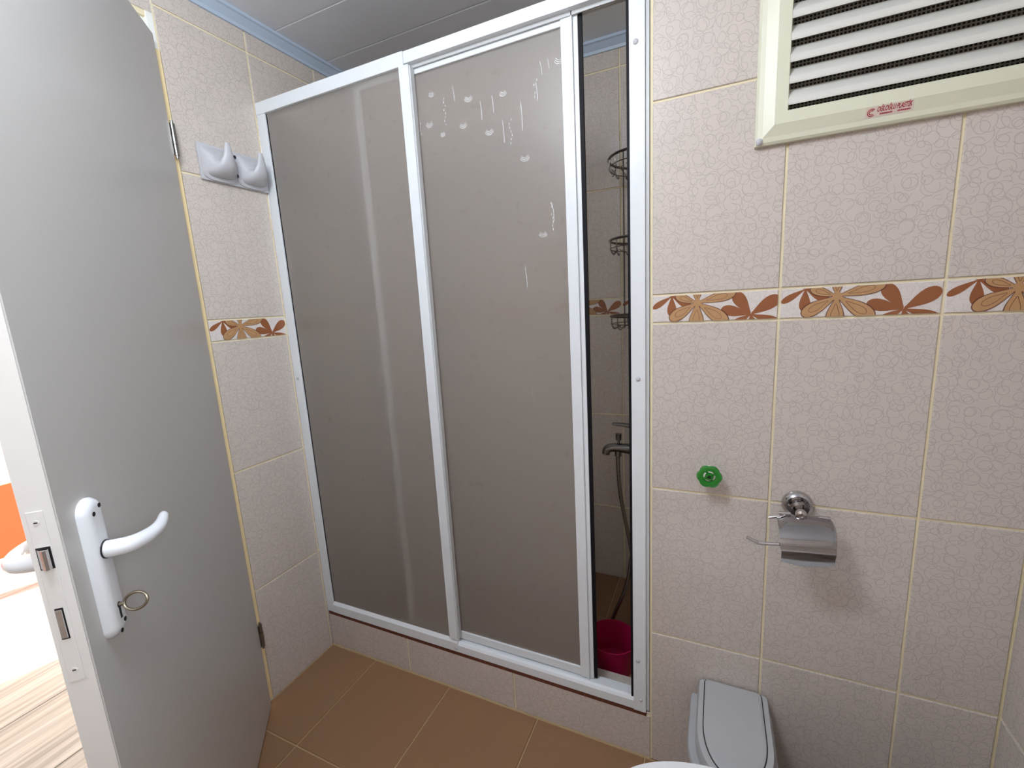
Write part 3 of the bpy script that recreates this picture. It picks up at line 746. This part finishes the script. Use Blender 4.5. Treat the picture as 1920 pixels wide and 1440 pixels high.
loft(bm, [dring(.188, -.006, hw, dp, z) for hw, dp, z in ((.0765, .240, .262), (.0765, .243, .280), (.0755, .243, .291), (.0725, .240, .2975), (.0630, .229, .2990))]); lf = obj('lid_frame', bm, 'bin_lid', bn, True)
bm = bmesh.new(); loft(bm, [dring(.188, -.006, hw, dp, z) for hw, dp, z in ((.0625, .2280, .2965), (.0625, .2280, .2993))]); obj('groove', bm, 'bin_groove', lf)
bm = bmesh.new(); loft(bm, [dring(.188, -.006, hw, dp, z) for hw, dp, z in ((.0603, .2255, .297), (.0603, .2255, .3000), (.0590, .2240, .3010), (.053, .215, .3016))]); obj('flap', bm, 'bin_lid', bn, True)

# --- toilet (only the far rim of its lid is in view)
to = thing('toilet', 'white ceramic toilet with closed lid next to the waste bin', 'toilet', (.30, -.49, 0))
def tring(a, b, z, cx=.20, xe=.60, n=40, e=2.3):
    out = []
    for j in range(n+1):
        t = PI/2+PI*j/n; c, s = math.cos(t), math.sin(t)
        out.append((cx+a*math.copysign(abs(c)**(2/e), c), -.49+b*math.copysign(abs(s)**(2/e), s), z))
    out += [(xe, -.49-b*.98, z), (xe, -.49, z), (xe, -.49+b*.98, z)]
    return out
bm = bmesh.new(); loft(bm, [tring(a, b, z, .22, XR-.002) for a, b, z in ((.10, .11, 0), (.11, .115, .02), (.12, .12, .12), (.17, .145, .26), (.225, .170, .345), (.232, .174, .365), (.225, .168, .372))]); obj('bowl', bm, 'ceramic', to, True)
bm = bmesh.new(); loft(bm, [tring(a, b, z, .20, .575) for a, b, z in ((.232, .172, .373), (.238, .176, .377), (.238, .176, .384), (.233, .172, .387))]); obj('seat', bm, 'ceramic', to, True)
bm = bmesh.new(); loft(bm, [tring(a, b, z, .20, .580) for a, b, z in ((.233, .172, .388), (.240, .178, .392), (.241, .179, .400), (.236, .175, .407), (.20, .145, .411))]); obj('lid', bm, 'ceramic', to, True)
for yy in (-.57, -.41):
    bm = bmesh.new(); tube(bm, [(.593, yy-.02, .390), (.593, yy+.02, .390)], .012, 14); obj('lid_hinge', bm, 'ceramic', to, True)

# --- pink bucket in the shower tray
bk = thing('bucket', 'small pink plastic bucket in the shower tray', 'bucket', (-.142, .2, ZS))
bm = bmesh.new(); lathe(bm, [(0, 0), (.060, 0), (.063, .003), (.0735, .094), (.0760, .096), (.0765, .101), (.0745, .1015), (.0715, .094), (.0605, .006), (0, .005)], 48, Matrix.Translation((-.142, .2, ZS+.0005))); obj('shell', bm, 'bucket_pink', bk, True)
bm = bmesh.new(); tube(bm, spline([(-.0705, .245, ZS+.092), (-.050, .262, ZS+.090), (-.046, .266, ZS+.060), (-.055, .258, ZS+.030), (-.0745, .244, ZS+.028)], 6), .005, 10); obj('handle', bm, 'bucket_pink', bk, True)

# --- mixer tap with shower hose on the right side wall of the shower
YM = .315
mx_ = thing('bath_mixer', 'dull chrome bath mixer tap with a long hose in the shower', 'tap', (-.003, YM, .78))
for sg in (-1, 1):
    bm = bmesh.new(); tube(bm, [(-.003, YM+sg*.075, .775), (-.006, YM+sg*.075, .775), (-.0065, YM+sg*.075, .775), (-.045, YM+sg*.070, .772)], [.032, .032, .016, .016], 24); obj('wall_union', bm, 'dull_chrome', mx_, True)
bm = bmesh.new(); tube(bm, [(-.050, YM-.088, .772), (-.050, YM-.084, .772), (-.050, YM, .772), (-.050, YM+.084, .772), (-.050, YM+.088, .772)], [.018, .023, .026, .023, .018], 22); obj('body', bm, 'dull_chrome', mx_, True)
bm = bmesh.new(); tube(bm, [(-.058, YM, .770), (-.064, YM, .800), (-.070, YM, .826), (-.071, YM, .834)], [.026, .0235, .021, .012], 22); obj('cartridge', bm, 'dull_chrome', mx_, True)
bm = bmesh.new(); pts = spline([(-.050, YM, .824), (-.078, YM, .834), (-.110, YM, .840), (-.150, YM, .8425), (-.158, YM, .8420)], 6); tube(bm, pts, lerp_list([.011, .010, .0065, .0045, .0030], len(pts)), 14, flat=1.8); obj('lever', bm, 'dull_chrome', mx_, True)
bm = bmesh.new(); pts = spline([(-.055, YM, .764), (-.090, YM, .764), (-.130, YM, .7655), (-.160, YM, .7640), (-.176, YM, .7560), (-.180, YM, .7420)], 6); tube(bm, pts, lerp_list([.021, .0175, .0150, .0140, .0135, .0125], len(pts)), 18); obj('spout', bm, 'dull_chrome', mx_, True)
bm = bmesh.new(); lathe(bm, [(.004, 0), (.0042, .012), (.0085, .014), (.0095, .032), (.0100, .0345), (0, .0345)], 18, Matrix.Translation((-.139, YM, .777))); obj('diverter_knob', bm, 'dull_chrome', mx_, True)
bm = bmesh.new(); lathe(bm, [(0, 0), (.0085, 0), (.0105, .002), (.0105, .018), (.0080, .020), (0, .020)], 18, Matrix.Translation((-.141, YM, .736))); obj('hose_nut', bm, 'dull_chrome', mx_, True)
bm = bmesh.new()
hp = spline([(-.141, YM, .740), (-.141, YM, .700), (-.136, YM, .620), (-.122, YM-.003, .535), (-.107, YM-.006, .460), (-.095, YM-.008, .385), (-.088, YM-.008, .300), (-.074, YM, .270), (-.070, YM+.012, .300), (-.078, YM+.016, .372), (-.098, YM+.014, .400), (-.1060, YM+.010, .370), (-.112, YM+.004, .320), (-.130, YM-.004, .250), (-.153, YM-.012, .190), (-.165, YM-.016, .150), (-.167, YM-.010, .100), (-.165, YM+.01, ZS+.012)], 12)
rad = [.0062+(.0006 if i % 2 else -.0002) for i in range(len(hp))]
tube(bm, hp, rad, 10); obj('hose', bm, 'dull_chrome', mx_, True)

# --- corner caddy
cd = thing('shower_caddy', 'three-tier wire corner caddy hanging in the shower', 'shower caddy', (-.149, .5, 1.12))
CX, CY, RXc, RYc = -.100, .530, .100, .118
def ringpts(z, s=1, n=40): return [(CX+RXc*s*math.cos(2*PI*i/n), CY+RYc*s*math.sin(2*PI*i/n), z) for i in range(n)]
bm = bmesh.new(); tube(bm, [(-.150, .50, 1.130), (-.150, .50, 1.690)], .0022, 8); obj('pole', bm, 'caddy_wire', cd, True)
for zt in (1.668, 1.418, 1.170):
    bm = bmesh.new(); closed_tube(bm, ringpts(zt), .0042, 8); rim = obj('basket_rim', bm, 'caddy_wire', cd, True)
    bm = bmesh.new()
    for q in range(14):
        t = 2*PI*q/14; e = Vector((math.cos(t)*RXc, math.sin(t)*RYc, 0)); c = Vector((CX, CY, 0))
        side = Vector((-math.sin(t), math.cos(t), 0))*.011
        tube(bm, spline([c+e+Vector((0, 0, zt)), c+e*1.0+Vector((0, 0, zt-.022)), c+e*.97+Vector((0, 0, zt-.034)), c+e*.90+Vector((0, 0, zt-.042)), c+e*.82+side+Vector((0, 0, zt-.036))], 4), .0016, 6)
    obj('basket_loops', bm, 'caddy_wire', rim, True)['kind'] = 'stuff'
    bm = bmesh.new()
    closed_tube(bm, ringpts(zt-.026, 1.0), .0016, 6)
    for q in range(7):
        xx = CX-RXc*.8+RXc*1.6*q/6; hh = RYc*math.sqrt(max(0, 1-((xx-CX)/RXc)**2))*.95
        tube(bm, [(xx, CY-hh, zt-.036), (xx, CY+hh, zt-.036)], .0014, 6)
    obj('basket_floor', bm, 'caddy_wire', rim, True)['kind'] = 'stuff'

# ================================================================== HALL beyond the door
XH0, XH1, YH0, YH1, ZH = -3.45, XL-.12, -2.1, 1.15, 2.5
fh = struct('floor_hall', boxes([(XH0, XH1, YH0, YH1+1.2, -.06, -.006)]), 'threshold')
xs = -1.556+.335; ybreaks = [[-2.1, -1.25, .15, 1.15], [-2.1, -.1, 1.15], [-2.1, -.9, .5, 1.15]]
pmc = {}
i = 0
while xs > XH0+.02:
    a = max(XH0, xs-.335); br = ybreaks[i % 3]; i += 1
    b_ = min(xs, XH1)
    for c, d in zip(br, br[1:]):
        k = (round(b_-a, 3), round(d-c, 3))
        o = bpy.data.objects.new('plank', tile_mesh(b_-a-.004, d-c-.003, 'plank', t=.006, name='plank')); COL.objects.link(o); o.parent = fh; o.location = ((a+b_)/2, (c+d)/2, -.006)
    xs -= .335
struct('wall_hall_far', boxes([(XH0-.1, XH0, YH0-.1, YH1+.1, 0, ZH)]), 'hall_white')
struct('trim_6', boxes([(XH0, XH0+.015, YH0, YH1, 0, .40)]), 'orange_paint')
struct('wall_hall_near', boxes([(XH0-.1, XH1, YH0-.1, YH0, 0, ZH)]), 'hall_white')
struct('ceiling_hall', boxes([(XH0-.1, XH1, YH0-.1, YH1+.1, ZH, ZH+.1)]), 'hall_white')
wb = struct('wall_hall_balcony', boxes([(XH0-.1, -3.30, YH1, YH1+.1, 0, ZH), (-1.50, XH1, YH1, YH1+.1, 0, ZH), (-3.30, -1.50, YH1, YH1+.1, 2.2, ZH)]), 'hall_white')
struct('wall_hall_side', boxes([(XH1-.004, XH1, YH-.008, YH1+.1, 0, ZH), (XH1-.004, XH1, YH0, YD1-.03, 0, ZH), (XH1-.004, XH1, YD1-.03, YH-.008, ZDT+.03, ZH)]), 'hall_white')
w2 = struct('window_2', boxes([(-3.30, -3.24, YH1+.02, YH1+.08, 0, 2.2), (-1.56, -1.50, YH1+.02, YH1+.08, 0, 2.2), (-3.24, -1.56, YH1+.02, YH1+.08, 2.14, 2.2), (-2.43, -2.37, YH1+.02, YH1+.08, 0, 2.14)], .004), 'white_frame')
